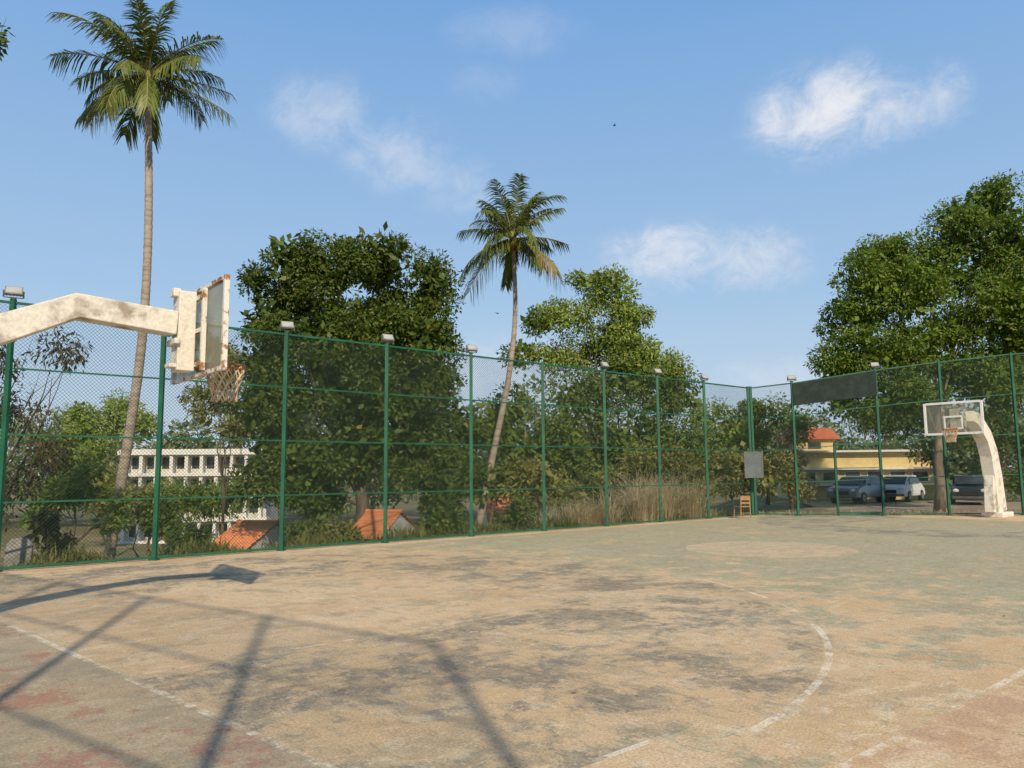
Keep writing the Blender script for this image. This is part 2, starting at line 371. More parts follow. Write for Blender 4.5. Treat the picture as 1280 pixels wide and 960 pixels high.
# ------------------------------------------------------------------ fences
def wires(a,b,Ha,Hb,s=.088,r=.0026):
    a=Vector(a);b=Vector(b); d=b-a; L=d.length; d.normalize(); nn_=Vector((-d.y,d.x,0)); H=max(Ha,Hb)
    V=[]
    def pt(x,z): 
        h=Ha+(Hb-Ha)*x/L; return a+d*x+Vector((0,0,.04+z*(h-.04)/H))
    segs=[]
    def cut(x0,z0,x1,z1):
        n=max(1,int((x1-x0)/.45))
        for i in range(n):
            f0=i/n;f1=(i+1)/n; segs.append((x0+(x1-x0)*f0,z0+(z1-z0)*f0,x0+(x1-x0)*f1,z0+(z1-z0)*f1))
    c=-H
    while c<L:
        x0=max(0,c); x1=min(L,c+H)
        if x1>x0: cut(x0,x0-c,x1,x1-c)
        c+=s
    c=0
    while c<L+H:
        x0=max(0,c-H); x1=min(L,c)
        if x1>x0: cut(x0,c-x0,x1,c-x1)
        c+=s
    for x0,z0,x1,z1 in segs:
        p=pt(x0,z0); q=pt(x1,z1); t_=(q-p).normalized(); s1=t_.cross(nn_)*r; s2=nn_*r
        P3=[p+s1,p-s1*.6+s2,p-s1*.6-s2]; Q3=[q+s1,q-s1*.6+s2,q-s1*.6-s2]
        for k in range(3):
            k2=(k+1)%3; V+= [P3[k],P3[k2],Q3[k2],Q3[k]]
    return np.array([tuple(v) for v in V])
def fence(label,pts,Hs,pw=.085,s=.074,r=.0031,rails=(0,1,2,3,4)):
    root=thing('chain_link_fence',label,'fence',pts[0])
    o=pts[0]; L=[p-o for p in pts]
    for p,H in zip(L,Hs):
        m=MB(); m.box((p.x,p.y,H/2+.03),(pw,pw,H+.06)); m.box((p.x,p.y,.012),(pw*2,pw*2,.024)); m.build('post',M['fence'],root)
    for i in range(len(L)-1):
        for k in rails:
            m=MB(); f=k/4; z0=max(.06,Hs[i]*f); z1=max(.06,Hs[i+1]*f)
            d=(L[i+1]-L[i]).normalized()*(pw/2+.001)
            w_=.045 if k in(0,4) else .032
            m.bar(L[i]+d+Vector((0,0,z0)),L[i+1]-d+Vector((0,0,z1)),w_); m.build('rail',M['fence'],root)
        npmesh('wire_mesh',wires(L[i],L[i+1],Hs[i],Hs[i+1],s,r),4,M['wire'],root)
    return root
lp=[CW(2.14+2.73*k,17.0) for k in range(0,9)]
pre=[CW(-1.2,17.0),CW(-.59,17.0)]
fence('long green chain-link fence behind the near hoop, running away to the far corner',pre+lp+[corner],[5.0]*12)
Hf=[5.1,5.53,5.8,6.05,6.2,6.2]
far=fence('green chain-link fence across the far end, behind the arched white hoop',[corner+Vector((.12,.02,0))]+farp,[5.0]+Hf)
nearw=[16.0,13.2,10.4,7.8,5.15,2.5,-.15,-2.8]
fence('green chain-link fence behind the near baseline, only its shadow on the court in view',[CW(-.85-.237*w_,w_) for w_ in nearw],[7.5]*len(nearw),pw=.08,s=.14,r=.0034,rails=(0,1,2,3,4))
gp0=P(1048,645,29.65); gp0.z=0; o=far.location
m=MB(); q=gp0-o; m.box((q.x,q.y,1.37),(.08,.08,2.74)); m.build('gate_post',M['fence'],far)
m=MB(); q2=farp[1]-o
off=Vector((0,-.05,0))
m.bar(q+off+Vector((0,0,2.7)),q2+off+Vector((0,0,2.7)),.05); m.bar(q+off+Vector((0,0,1.8)),q2+off+Vector((0,0,1.8)),.035); m.bar(q+off+Vector((0,0,.12)),q2+off+Vector((0,0,.12)),.05)
m.build('gate_frame',M['fence'],far)
a=farp[0]; b=farp[1]; d=(b-a); V=[]; F_=[]; nx_=24
for j in range(7):
    for i in range(nx_+1):
        f=i/nx_; p=a+d*f; zt=5.08+(5.5-5.08)*f; g_=j/6
        z=zt-.0-(.86+.08*f+.008*math.sin(f*9)+.006*math.sin(f*23))*g_
        V.append((p.x,p.y-.07-.012*math.sin(f*14+g_*3),z))
for j in range(6):
    for i in range(nx_): k=j*(nx_+1)+i; F_.append((k,k+1,k+nx_+2,k+nx_+1))
m=MB(); m.v=V;m.f=F_; tag(m.build('shade_net',M['net_dark'],smooth=True),'dark shade net tied along the top of the far fence near the corner','net')
# floodlights
def floodlight():
    r=thing('floodlight','',"floodlight"); 
    rot=Matrix.Rotation(R(-38),3,'X')
    m=MB(); m.box((0,-.06,.15),(.29,.06,.21),rot)
    for k in range(5): m.box(Vector((0,-.06,.15))+rot@Vector((-.11+.055*k,.045,0)),(.012,.04,.17),rot)
    m.build('housing',M['lamp_case'],r,bev=.01)
    m=MB(); m.box(Vector((0,-.06,.15))+rot@Vector((0,-.033,0)),(.25,.006,.17),rot); m.build('lamp_glass',M['lamp_glass'],r)
    m=MB(); m.box((0,0,.015),(.1,.1,.02)); m.bar((-.16,-.03,.03),(.16,-.03,.03),.03,.012); m.bar((-.16,-.03,.03),(-.16,-.06,.16),.03,.01); m.bar((.16,-.03,.03),(.16,-.06,.16),.03,.01)
    m.build('bracket',M['steel'],r); return r
fl0=floodlight()
spots=[(lp[0],5.06,'floodlight on the fence post at the left edge, nearest the camera'),
(lp[2],5.06,'floodlight on the first post right of the near hoop, before the mango tree'),
(lp[3],5.06,'floodlight on the second post right of the near hoop'),
(lp[4],5.06,'floodlight on the fence post just left of the leaning palm trunk'),
(lp[6],5.06,'floodlight right of the leaning palm, third from the far corner along the long fence'),
(lp[7],5.06,'floodlight second from the far corner along the long fence'),
(lp[8],5.06,'floodlight on the last post of the long fence before the far corner'),
(farp[0],5.16,'floodlight at the left end of the dark shade net'),
(farp[1],5.59,'floodlight at the right end of the dark shade net, furthest right')]
for i,(p,z,lb) in enumerate(spots):
    o_=fl0 if i==0 else copytree(fl0)
    o_.location=(p.x,p.y,z); o_['label']=lb; o_['group']='floodlights on the fence posts'
    o_.rotation_euler=(0,0,TH+random.uniform(-.3,.3) if i<7 else R(-8)+random.uniform(-.3,.3))
# ------------------------------------------------------------------ hoops
def sweep(mb,pts,hw):
    n=len(pts); vs=[]
    for i,(x,z,h) in enumerate(pts):
        a=pts[max(i-1,0)]; b=pts[min(i+1,n-1)]; t_=Vector((b[0]-a[0],0,b[1]-a[1])).normalized(); nn_=Vector((-t_.z,0,t_.x))
        for sy,sn in((-1,-1),(1,-1),(1,1),(-1,1)): vs.append(Vector((x,sy*hw,z))+nn_*sn*h)
    fs=[(3,2,1,0),tuple(4*(n-1)+k for k in range(4))]
    for i in range(n-1):
        for k in range(4): k2=(k+1)%4; fs.append((i*4+k,i*4+k2,(i+1)*4+k2,(i+1)*4+k))
    mb.add(vs,fs)
def hoop(label,loc,rz,prof,near):
    r=thing('basketball_hoop',label,'basketball hoop',loc,rz)
    m=MB(); sweep(m,prof,.13 if near else .2); m.build('concrete_arm',M['conc_white'],r,bev=.012)
    m=MB(); bx=prof[-1][0]
    m.box((bx-.02,0,.09),(1.15,.7,.18)); 
    if not near:
        sweep(m,[(bx+.66,.18,.10),(bx+.58,.9,.09),(bx+.42,1.8,.07)],.16)
    m.build('base',M['conc_white'],r,bev=.02)
    m=MB()
    if near:
        m.box((-.17,0,3.42),(.20,.24,.96)); m.box((-.29,0,3.28),(.06,.34,.07)); m.box((-.28,0,3.88),(.09,.14,.10)); m.box((-.28,0,3.0),(.14,.18,.05))
    else: m.box((-.16,0,3.4),(.2,.26,.7))
    m.build('mounting_block',M['conc_white'],r,bev=.012)
    m=MB()
    for y in(-.34,.34): m.box((-.055,y,3.42),(.05,.05,.98))
    for z in(3.02,3.42,3.82): m.box((-.058,0,z),(.045,.63,.05))
    m.build('bracket_frame',M['rust_white'],r)
    m=MB(); m.box((0,0,3.425),(.012,1.74,.99)); m.build('backboard',M['acrylic' if near else 'acrylic_clear'],r)
    fw=.05 if near else .075
    m=MB()
    for y in(-.885,.885): m.box((0,y,3.425),(.06,fw,1.09))
    for z in(2.905,3.945): m.box((0,0,z),(.06,1.77-fw-.002,fw))
    m.build('board_frame',M['rust_white' if near else 'board_white'],r,bev=.004)
    m=MB(); e=.012
    for y in(-.27,.27): m.box((e,y,3.28),(.006,.055,.45))
    for z in(3.08,3.48): m.box((e+.003,0,z),(.006,.595,.055))
    m.build('target_square',M['board_white'],r)
    m=MB(); cx=.34; ring=[Vector((cx+.235*math.cos(a),.235*math.sin(a),3.05)) for a in [2*math.pi*k/28 for k in range(29)]]
    m.tube(ring,.013,7,False); ring2=[v+Vector((0,0,-.045)) for v in ring]; m.tube(ring2,.006,5,False)
    m.box((.03,0,3.03),(.02,.2,.14)); m.bar((.03,.07,3.05),(.15,.09,3.05),.02); m.bar((.03,-.07,3.05),(.15,-.09,3.05),.02); m.bar((.03,.0,2.97),(.14,.0,3.03),.018)
    rim=m.build('rim',M['rim'],r,smooth=False)
    m=MB(); lv=[(.235,0),(.215,-.09),(.19,-.18),(.16,-.27),(.145,-.35),(.15,-.43)]; n=12
    def pt(i,k): rr,z=lv[i]; a=2*math.pi*(k+(.5 if i%2 else 0))/n; return (cx+rr*math.cos(a),rr*math.sin(a),3.04+z)
    for i in range(len(lv)-1):
        for k in range(n):
            if random.random()<.06: continue
            for dk in((0,-1) if i%2==0 else (0,1)): m.tube([pt(i,k),pt(i+1,k+dk)],.0085,4,False)
    m.build('net',M['net'],rim); return r
hoop('white concrete basketball hoop at left seen from behind, close to the camera',(-3.8,9.2,0),TH,
 [(-.28,3.50,.14),(-1.33,3.57,.135),(-2.1,3.19,.15),(-2.8,2.55,.18),(-3.35,1.4,.22),(-3.6,0,.26)],True)
hoop('small arched white concrete basketball hoop at the far right end of the court',(14.85,25.9,0),TH+math.pi,
 [(-.25,3.46,.15),(-1.3,3.54,.18),(-1.85,3.45,.23),(-2.7,2.85,.28),(-3.05,2.3,.33),(-3.3,1.4,.37),(-3.45,.18,.42)],False)
# ------------------------------------------------------------------ trees
def tree(name,label,cat,px,d,lobes,lm,bark,dens=1.3,per=170,L=.26,W=.11,cr=(.5,.85),tr=.28,limbs=14,group=None,seed=0,droop=.25,basepx=None,fork=.45,limbr=.05,deep=.9,inner=16):
    rnd=random.Random(seed)
    b=P(basepx or px,640,d); b.z=terrain(b.x,b.y)-.05
    r=thing(name,label,cat,b,0,group); k=d/F; C=[];Rr=[]; zs=[]; IC=[];IR=[]
    for (lx,ly,rx,ry) in lobes:
        c=P(lx,ly,d)-b; ax,az_=rx*k,ry*k; ayy=(ax+az_)/2*deep; c.y+=rnd.uniform(-.5,.5)*ayy
        n=max(3,round(math.pi*ax*az_*dens)); zs.append(c.z)
        for _ in range(n):
            while True:
                v=Vector((rnd.uniform(-1,1),rnd.uniform(-1,1),rnd.uniform(-1,1)))
                if .3<v.length<1: break
            q=rnd.uniform(*cr); sh=max(.3,1-q*.5/max(ax,az_))
            p=c+Vector((v.x*ax*sh,v.y*ayy*sh,v.z*az_*sh)); 
            if p.z<.1: continue
            C.append(tuple(p)); Rr.append(min(q,1.0*max(ax,az_)))
        for _ in range(int(math.pi*ax*az_*inner/8)+1):
            while True:
                v=Vector((rnd.uniform(-1,1),rnd.uniform(-1,1),rnd.uniform(-1,1)))
                if v.length<.62: break
            IC.append((c.x+v.x*ax,c.y+v.y*ayy,c.z+v.z*az_)); IR.append(.3*min(ax,az_))
    Vv=leaf_verts(C,Rr,per,L,W,droop)
    if inner: Vv=np.concatenate([Vv,leaf_verts(IC,IR,10,L*2.2,L*1.3,.1,1,.1)])
    npmesh('crown',Vv,4,lm,r)
    m=MB(); top=max(zs); cm=Vector((sum(c[0] for c in C)/len(C),sum(c[1] for c in C)/len(C),0))
    fz=max(.4,min(top*fork,top)); tp=[Vector((0,0,0))]
    for i in range(1,6):
        f=i/5; tp.append(Vector((cm.x*f*f*.35+rnd.uniform(-.06,.06),cm.y*f*.3,fz*f)))
    m.tube(tp,[tr*1.3]+[tr*(1-.09*i) for i in range(1,6)],10)
    f0=tp[-1]
    for c in rnd.sample(C,min(limbs,len(C))):
        c=Vector(c); 
        if c.z<fz*.7: continue
        st=f0 if rnd.random()<.5 else tp[rnd.choice([-2,-3])]; c=st.lerp(c,.85); ln=(c-st).length
        md=st.lerp(c,.45)+Vector((rnd.uniform(-.5,.5),rnd.uniform(-.3,.3),rnd.uniform(.1,.9)))*min(1,ln/4)
        q1=st.lerp(md,.5)+Vector((rnd.uniform(-.2,.2),0,rnd.uniform(-.1,.1))); q2=md.lerp(c,.5)+Vector((rnd.uniform(-.25,.25),0,rnd.uniform(-.15,.15)))
        lr=limbr*rnd.uniform(.5,1.2)
        m.tube([st,q1,md,q2,c],[lr*1.6,lr*1.2,lr*.8,lr*.5,lr*.2],6)
        e=c+Vector((rnd.uniform(-.9,.9),rnd.uniform(-.4,.4),rnd.uniform(.1,.8))); m.tube([md,md.lerp(e,.5)+Vector((.1,0,.1)),e],[lr*.6,lr*.4,lr*.12],5)
    m.build('trunk',bark,r,smooth=True)
    return r
tree('mango_tree','large dark mango tree with dense rounded crown behind the long fence','tree',440,27,
 [(385,335,68,44),(470,330,68,42),(538,358,36,50),(345,400,46,64),(322,350,22,24),(425,420,105,80),(500,400,66,60),(540,430,36,50),(440,490,95,55),(330,460,38,40),(540,480,38,36),(345,500,54,62),(345,560,46,50),(390,585,66,56),(500,510,62,60),(530,570,52,54),(320,600,28,34),(450,560,60,44),(405,630,30,26),(552,625,30,30)],
 M['mango'],M['bark'],dens=2.0,per=320,L=.15,W=.07,cr=(.38,.75),seed=3,tr=.32,limbr=.05,limbs=12,basepx=455,inner=60,fork=.35)
tree('broad_tree','tall light green open-crowned tree right of the leaning palm','tree',750,40,
 [(762,372,42,34),(735,350,28,16),(705,400,38,28),(668,405,30,18),(650,440,24,20),(690,440,36,24),(775,415,52,38),(760,440,50,30),(800,440,36,28),(830,462,28,22)],
 M['bright'],M['bark_pale'],dens=1.2,per=320,L=.18,W=.09,cr=(.5,.85),seed=4,tr=.3,limbr=.045,limbs=16,inner=14)
tree('broad_tree','dark spreading tree beneath and right of the light green crown','tree',790,38,
 [(790,470,62,40),(840,500,40,40),(730,500,50,42),(700,560,55,50),(790,550,70,55),(850,570,45,50),(760,600,80,40)],
 M['mid'],M['bark'],dens=1.1,per=280,L=.18,W=.085,cr=(.5,.9),seed=5,inner=24)
tree('broad_tree','tall spreading tree with pale branches behind the far hoop','tree',1180,34,
 [(1240,250,44,40),(1198,280,42,40),(1232,318,44,44),(1268,300,46,56),(1115,318,46,32),(1080,350,46,40),(1062,400,40,46),(1125,370,56,46),(1180,335,56,50),(1235,380,52,50),(1200,410,44,36),(1265,440,50,54),(1045,455,32,34),(1085,440,50,44),(1145,430,48,42),(1310,380,60,80),(1120,490,66,34),(1060,500,36,26),(1240,485,56,44),(1195,460,36,30)],
 M['rightg'],M['bark_pale'],dens=1.5,per=300,L=.17,W=.08,cr=(.48,.82),seed=6,tr=.24,limbr=.055,limbs=26,basepx=1176,fork=.38,inner=30)
tree('broad_tree','dark reddish drooping tree at the left edge behind the fence','tree',20,18.5,
 [(10,450,60,25),(70,438,34,12),(30,505,60,36),(0,600,50,60),(55,560,30,30),(-50,500,60,80)],
 M['darkred'],M['bark'],dens=1.7,per=140,L=.17,W=.05,cr=(.35,.65),seed=8,droop=.8,tr=.1,basepx=-10,inner=0,limbr=.025)
tree('broad_tree','leafy branch tip poking in at the top left corner','tree',-60,15,
 [(-25,40,28,26),(-80,60,50,50),(-110,110,60,60)],M['mango'],M['bark'],dens=2,per=110,L=.16,W=.07,cr=(.3,.5),seed=9,tr=.16,fork=.8)
K={'g':'mid','b':'bright','m':'mango','d':'dry','o':'olive','r':'darkred'}
shr=[
(145,52,[(150,512,34,22),(118,530,30,26),(178,535,28,24),(110,560,36,26),(85,520,26,22)],'b','bright green round tree beyond the fence, left of the white building','broad_tree'),
(280,32,[(265,440,26,22),(290,470,34,30),(262,500,30,28),(300,530,28,26)],'o','thin brownish tree right of the near hoop net, before the white building','broad_tree'),
(90,27,[(65,575,40,40),(105,600,40,38),(60,640,38,34),(140,640,34,26)],'g','low green shrub at left between the first two fence posts','shrub'),
(190,29,[(180,635,38,26),(205,650,34,22)],'m','dark low shrub at the foot of the tall palm','shrub'),
(262,33,[(255,630,34,22),(230,622,28,18),(282,626,24,18)],'g','green shrub under the white building','shrub'),
(210,45,[(190,618,34,14),(235,620,36,14),(285,622,36,14)],'b','line of light green bushes hiding the foot of the white building','shrub'),
(130,38,[(120,610,44,28),(150,620,44,28),(185,622,34,20)],'o','olive shrub mass in front of the white building','shrub'),
(545,35,[(545,480,36,36),(560,540,48,48),(585,600,40,40)],'m','dark tree filling the gap between mango tree and leaning palm','broad_tree'),
(610,38,[(605,530,44,40),(640,505,36,30),(645,565,50,44),(625,605,56,30)],'g','green tree behind the leaning palm trunk','broad_tree'),
(675,33,[(670,600,44,32),(705,620,36,24)],'o','olive shrub just right of the leaning palm base','shrub'),
(885,44,[(880,515,34,18),(905,545,34,32),(870,560,38,34)],'b','small light green tree behind the last bays of the long fence','broad_tree'),
(960,46,[(955,515,38,16),(985,532,28,24),(930,540,34,30)],'g','green tree over the far corner of the court','broad_tree'),
(930,37,[(925,585,44,32),(965,595,40,30),(895,595,36,32)],'o','yellowish dry shrub behind the far corner','shrub'),
(990,39,[(985,570,28,34),(996,608,22,20)],'d','straw coloured thicket left of the yellow building','shrub'),
(830,33,[(820,580,46,26),(775,590,40,26),(860,600,34,20)],'o','olive undergrowth behind the dry reeds','shrub'),
(1090,56,[(1095,520,40,22),(1130,520,50,32)],'m','dark tree behind the yellow building roof','broad_tree'),
(1250,44,[(1235,540,36,40),(1285,560,34,46),(1262,605,40,18)],'m','dark tree behind the arched far hoop','broad_tree'),
(1185,40,[(1195,530,32,28),(1165,525,28,28),(1162,565,18,24)],'g','green tree between yellow building and far hoop','broad_tree'),
(372,24,[(378,668,24,14),(400,664,24,14)],'g','leafy bush at the fence foot left of the mango trunk','shrub'),
(560,24.5,[(562,652,30,16),(540,660,18,10)],'g','leafy bush at the fence foot right of the orange roof','shrub'),
(250,22,[(245,678,26,12),(225,682,18,10)],'m','small dark bush at the fence foot below the white building','shrub'),
(420,23,[(418,668,22,12),(432,674,14,8)],'o','low olive bush left of the orange roof under the mango tree','shrub'),
(640,27,[(635,648,26,14),(660,640,22,16)],'g','green bush at the fence foot by the leaning palm base','shrub'),
(712,26.5,[(712,642,18,12),(728,648,12,8)],'g','green bush standing among the left part of the dry reeds','shrub'),
(790,28.5,[(790,636,18,12),(804,640,12,8)],'g','green bush in the middle of the dry reeds','shrub'),
(845,31,[(845,628,20,14),(862,634,12,9)],'b','light green bush among the right part of the dry reeds','shrub'),
(60,22,[(50,670,34,26),(85,684,28,16)],'r','brownish bush at the left edge beside the grey slab','shrub'),
]
for i,(px,d,lb,k,lab,nm) in enumerate(shr):
    big=d/40
    tree(nm,lab,'tree' if nm!='shrub' else 'shrub',px,d,lb,M[K[k]],M['bark'],dens=1.9 if d<35 else 1.1,per=210,L=.11+.085*big,W=.05+.035*big,cr=(.3+.2*big,.45+.4*big) if d>29 else (.25,.45),tr=.05+.05*big,limbs=6,seed=20+i,fork=.5,limbr=.03,inner=16 if k!='d' else 4)
C=[];Rr=[]
for i in range(420):
    px=random.uniform(-250,1550); d=random.uniform(74,100)
    p=P(px,560,d); g_=terrain(p.x,p.y); hm=(6.0+1.8*math.sin(px*.021)+1.2*math.sin(px*.057))+(5.0 if px<760 else 0)
    h=random.uniform(.2,1)*hm
    C.append((p.x,p.y,g_+h)); Rr.append(random.uniform(1.4,2.8))
w_=npmesh('woodland',leaf_verts(C,Rr,220,.6,.3,.1),4,M['far']); tag(w_,'distant belt of green trees beyond the buildings','woodland',kind='stuff')
# ------------------------------------------------------------------ palms
def palm(label,pts,d,rb,rt,nf,Lf,seed,nuts):
    rnd=random.Random(seed); W3=[P(x,y,d) for x,y in pts]; b=W3[0].copy(); g_=terrain(b.x,b.y)
    dirx=(W3[1].x-W3[0].x)/(W3[1].z-W3[0].z); b.x-= (b.z-g_)*dirx; b.z=g_-.1
    r=thing('coconut_palm',label,'palm tree',b); ctrl=[b]+W3; ctrl=[c-b for c in ctrl]
    path=[]
    for i in range(len(ctrl)-1):
        p0=ctrl[max(i-1,0)];p1=ctrl[i];p2=ctrl[i+1];p3=ctrl[min(i+2,len(ctrl)-1)]
        n=max(3,int((p2-p1).length/.14))
        for k in range(n):
            t_=k/n; path.append(.5*((2*p1)+(p2-p0)*t_+(2*p0-5*p1+4*p2-p3)*t_*t_+(3*p1-p0-3*p2+p3)*t_**3))
    path.append(ctrl[-1]); n=len(path)
    rad=[(rb+(rt-rb)*min(1,(i/n)*1.15))*(1+.07*(i%2)+rnd.uniform(-.03,.03))+(.12*max(0,1-i/8)) for i in range(n)]
    m=MB(); m.tube(path,rad,10); m.build('trunk',M['palm_trunk'],r,smooth=True)
    top=ctrl[-1]
    m=MB(); m.tube([top-Vector((0,0,.5)),top,top+Vector((0,0,.5))],[rt*1.1,rt*1.7,rt*.6],8); m.build('crown_shaft',M['rachis'],r,smooth=True)
    for i in range(nf):
        f=i/(nf-1); az_=i*2.39996+rnd.uniform(-.35,.35); e0=R(84-120*f**1.05+rnd.uniform(-13,13)); L=Lf*rnd.uniform(.78,1.15)*(1-.12*(f<.15))
        bend=R(rnd.uniform(35,85))*(.7+.3*(1-f)); N=16; p=top+Vector((math.cos(az_)*.1,math.sin(az_)*.1,.15-.25*f)); rp=[p.copy()];dirs=[]
        hz=Vector((math.cos(az_),math.sin(az_),0)); sideb=rnd.uniform(-.4,.4)
        for k in range(N):
            t_=k/N; e=max(e0-bend*t_**1.4,R(-82))
            a2=az_+sideb*t_; h2=Vector((math.cos(a2),math.sin(a2),0)); dd=h2*math.cos(e)+Vector((0,0,math.sin(e))); dirs.append(dd); p=p+dd*(L/N); rp.append(p.copy())
        dirs.append(dirs[-1])
        dry=f>.97 or (f>.8 and rnd.random()<.25)
        m=MB(); m.tube(rp,[.04*(1-.85*k/N) for k in range(N+1)],5)
        V=[]; nl=50; twist=rnd.uniform(-.9,.9)
        for j in range(nl):
            t_=.12+.88*j/nl; x=t_*N; k=min(int(x),N-1); q=rp[k].lerp(rp[k+1],x-k); dd=dirs[k]
            sd=dd.cross(Vector((0,0,1))); 
            if sd.length<.05: sd=Vector((-hz.y,hz.x,0))
            sd.normalize(); up=sd.cross(dd); sd2=sd*math.cos(twist)+up*math.sin(twist)
            ll=L*.25*(math.sin(math.pi*(.12+.8*t_))**.5)*rnd.uniform(.7,1.2)
            for sg in(-1,1):
                if rnd.random()<.10: continue
                ld=(sd2*sg*.8+dd*(.5+.4*t_)+up*(.18-.1*f)+Vector((0,0,-.35-.25*f))+Vector((rnd.uniform(-.18,.18),rnd.uniform(-.18,.18),rnd.uniform(-.18,.18)))).normalized()
                cr_=ld.cross(up); wv=cr_.normalized()*.028 if cr_.length>.01 else sd*.028
                mid=q+ld*ll*.5; tip=q+ld*ll+Vector((0,0,-ll*(.28+.3*f)))
                V+= [q-wv*.6,mid-wv,mid+wv,q+wv*.6, mid-wv,tip-wv*.2,tip+wv*.2,mid+wv]
        fr=m.build('frond',M['rachis'],r)
        npmesh('leaflets',np.array([tuple(v) for v in V]),4,M['palm_dry'] if dry else M['palm'],fr)
    for i in range(nuts):
        a=rnd.uniform(0,6.28); m=MB(); q=top+Vector((math.cos(a)*rnd.uniform(.15,.4),math.sin(a)*rnd.uniform(.15,.4),rnd.uniform(-.55,-.1)))
        m.sphere(q,.12,8,6,(1,1,1.2)); m.build('coconut',M['coconut'],r,smooth=True)
    return r
palm('tall coconut palm rising behind the near hoop at the left',[(150,612),(165,520),(177,430),(184,330),(186,220),(184,94)],29,.20,.13,34,3.15,11,9)
palm('leaning coconut palm with shorter trunk near the middle of the long fence',[(602,640),(618,560),(636,470),(644,390),(641,298)],35,.18,.10,31,2.9,13,12)
# ------------------------------------------------------------------ grasses
def blades(name,label,cat,n,fn,h,w,mat,lean=.55):
    D=np.array([fn() for _ in range(n)]); B=D[:,:3]; H=h*D[:,3]*(.6+.55*rng.random(n)); a=rng.random(n)*6.28; ln=(rng.random(n)**1.3)*lean
    t_=np.stack([np.cos(a)*ln,np.sin(a)*ln,np.ones(n)],1); s=np.stack([-np.sin(a),np.cos(a),np.zeros(n)],1)*(w/2)
    t1=B+t_*(H*.55)[:,None]*np.array([.6,.6,1]); t2=B+t_*H[:,None]*np.array([1.5,1.5,.9])
    V=np.stack([B-s,B+s,t1+s,t1-s, t1-s,t1+s,t2+s*.2,t2-s*.2],1).reshape(-1,3)
    o_=npmesh(name,V,4,mat); return tag(o_,label,cat,kind='stuff')
tufts=[(random.uniform(17.4,25.8),17.5+abs(random.gauss(0,.7)),random.choice([.3,.45,.6,.8,1.2])*random.uniform(.8,1.15)) for _ in range(30)]
def reedpt():
    u,w,s=random.choice(tufts); u+=random.gauss(0,.2); w=max(17.35,w+random.gauss(0,.2))
    p=CW(u,w); return (p.x,p.y,terrain(p.x,p.y)-.02,s)
blades('dry_reeds','tall dry straw-coloured reeds behind the far part of the long fence','reeds',4600,reedpt,1.6,.016,M['reed'],1.1)
def weedpt():
    u=random.uniform(-2,26); w=17.3+abs(random.gauss(0,.9)); p=CW(u,w); return (p.x,p.y,terrain(p.x,p.y)-.02,random.uniform(.5,1)*(.7+.5*math.sin(u*2.3)))
blades('weeds','short weeds growing along the outside of the long fence','weeds',9000,weedpt,.55,.03,M['weeds'])
def w2():
    x=random.uniform(10,30); y=30.4+abs(random.gauss(0,1.2)); return (x,y,terrain(x,y)-.02,1)
blades('weeds','short dry weeds on the earth behind the far fence','weeds',4000,w2,.25,.03,M['reed'])
V=[]
n=110; C=[CW(random.uniform(1,26),random.uniform(3,16.8)) for _ in range(n)]
for c in C:
    a=random.uniform(0,6.28); l=random.uniform(.02,.04); d_=Vector((math.cos(a),math.sin(a),0))*l; s=Vector((-math.sin(a),math.cos(a),0))*l*.35
    c=c+Vector((0,0,.006)); V+=[c-d_,c+s+Vector((0,0,.008)),c+d_+Vector((0,0,.012)),c-s+Vector((0,0,.004))]
tag(npmesh('fallen_leaves',np.array([tuple(v) for v in V]),4,M['dry']),'small dry leaves scattered on the court','leaves',kind='stuff')
# ------------------------------------------------------------------ buildings
def white_block():
    d=62; b=P(243,600,d); g_=terrain(b.x,b.y); r=thing('white_building','long white multi-storey building with rows of columns beyond the trees at left','building',(b.x,b.y,g_),R(6))
    zt=P(243,565,d).z-g_; Wd=11.0; nfl=4; fh=zt/nfl
    m=MB(); m.box((0,3.2,zt/2),(Wd,5,zt)); m.build('wall',M['dirtywhite'],r)
    for k in range(nfl+1):
        m=MB(); z=k*fh; m.box((0,.1,z+ (0.1 if k==0 else 0)),(Wd+.6,1.2,.26 if k<nfl else .45)); m.build('floor_slab',M['white'],r)
    for i in range(10):
        x=-Wd/2+.3+i*(Wd-.6)/9; m=MB(); m.box((x,-.1,zt/2),(.26,.5,zt-.4)); m.build('column',M['white'],r)
    for k in range(nfl):
        for i in range(9):
            x=-Wd/2+.3+(i+.5)*(Wd-.6)/9; m=MB(); m.box((x,.68,k*fh+fh*.52),(.85,.04,fh*.5)); m.build('window',M['glass'],r)
white_block()
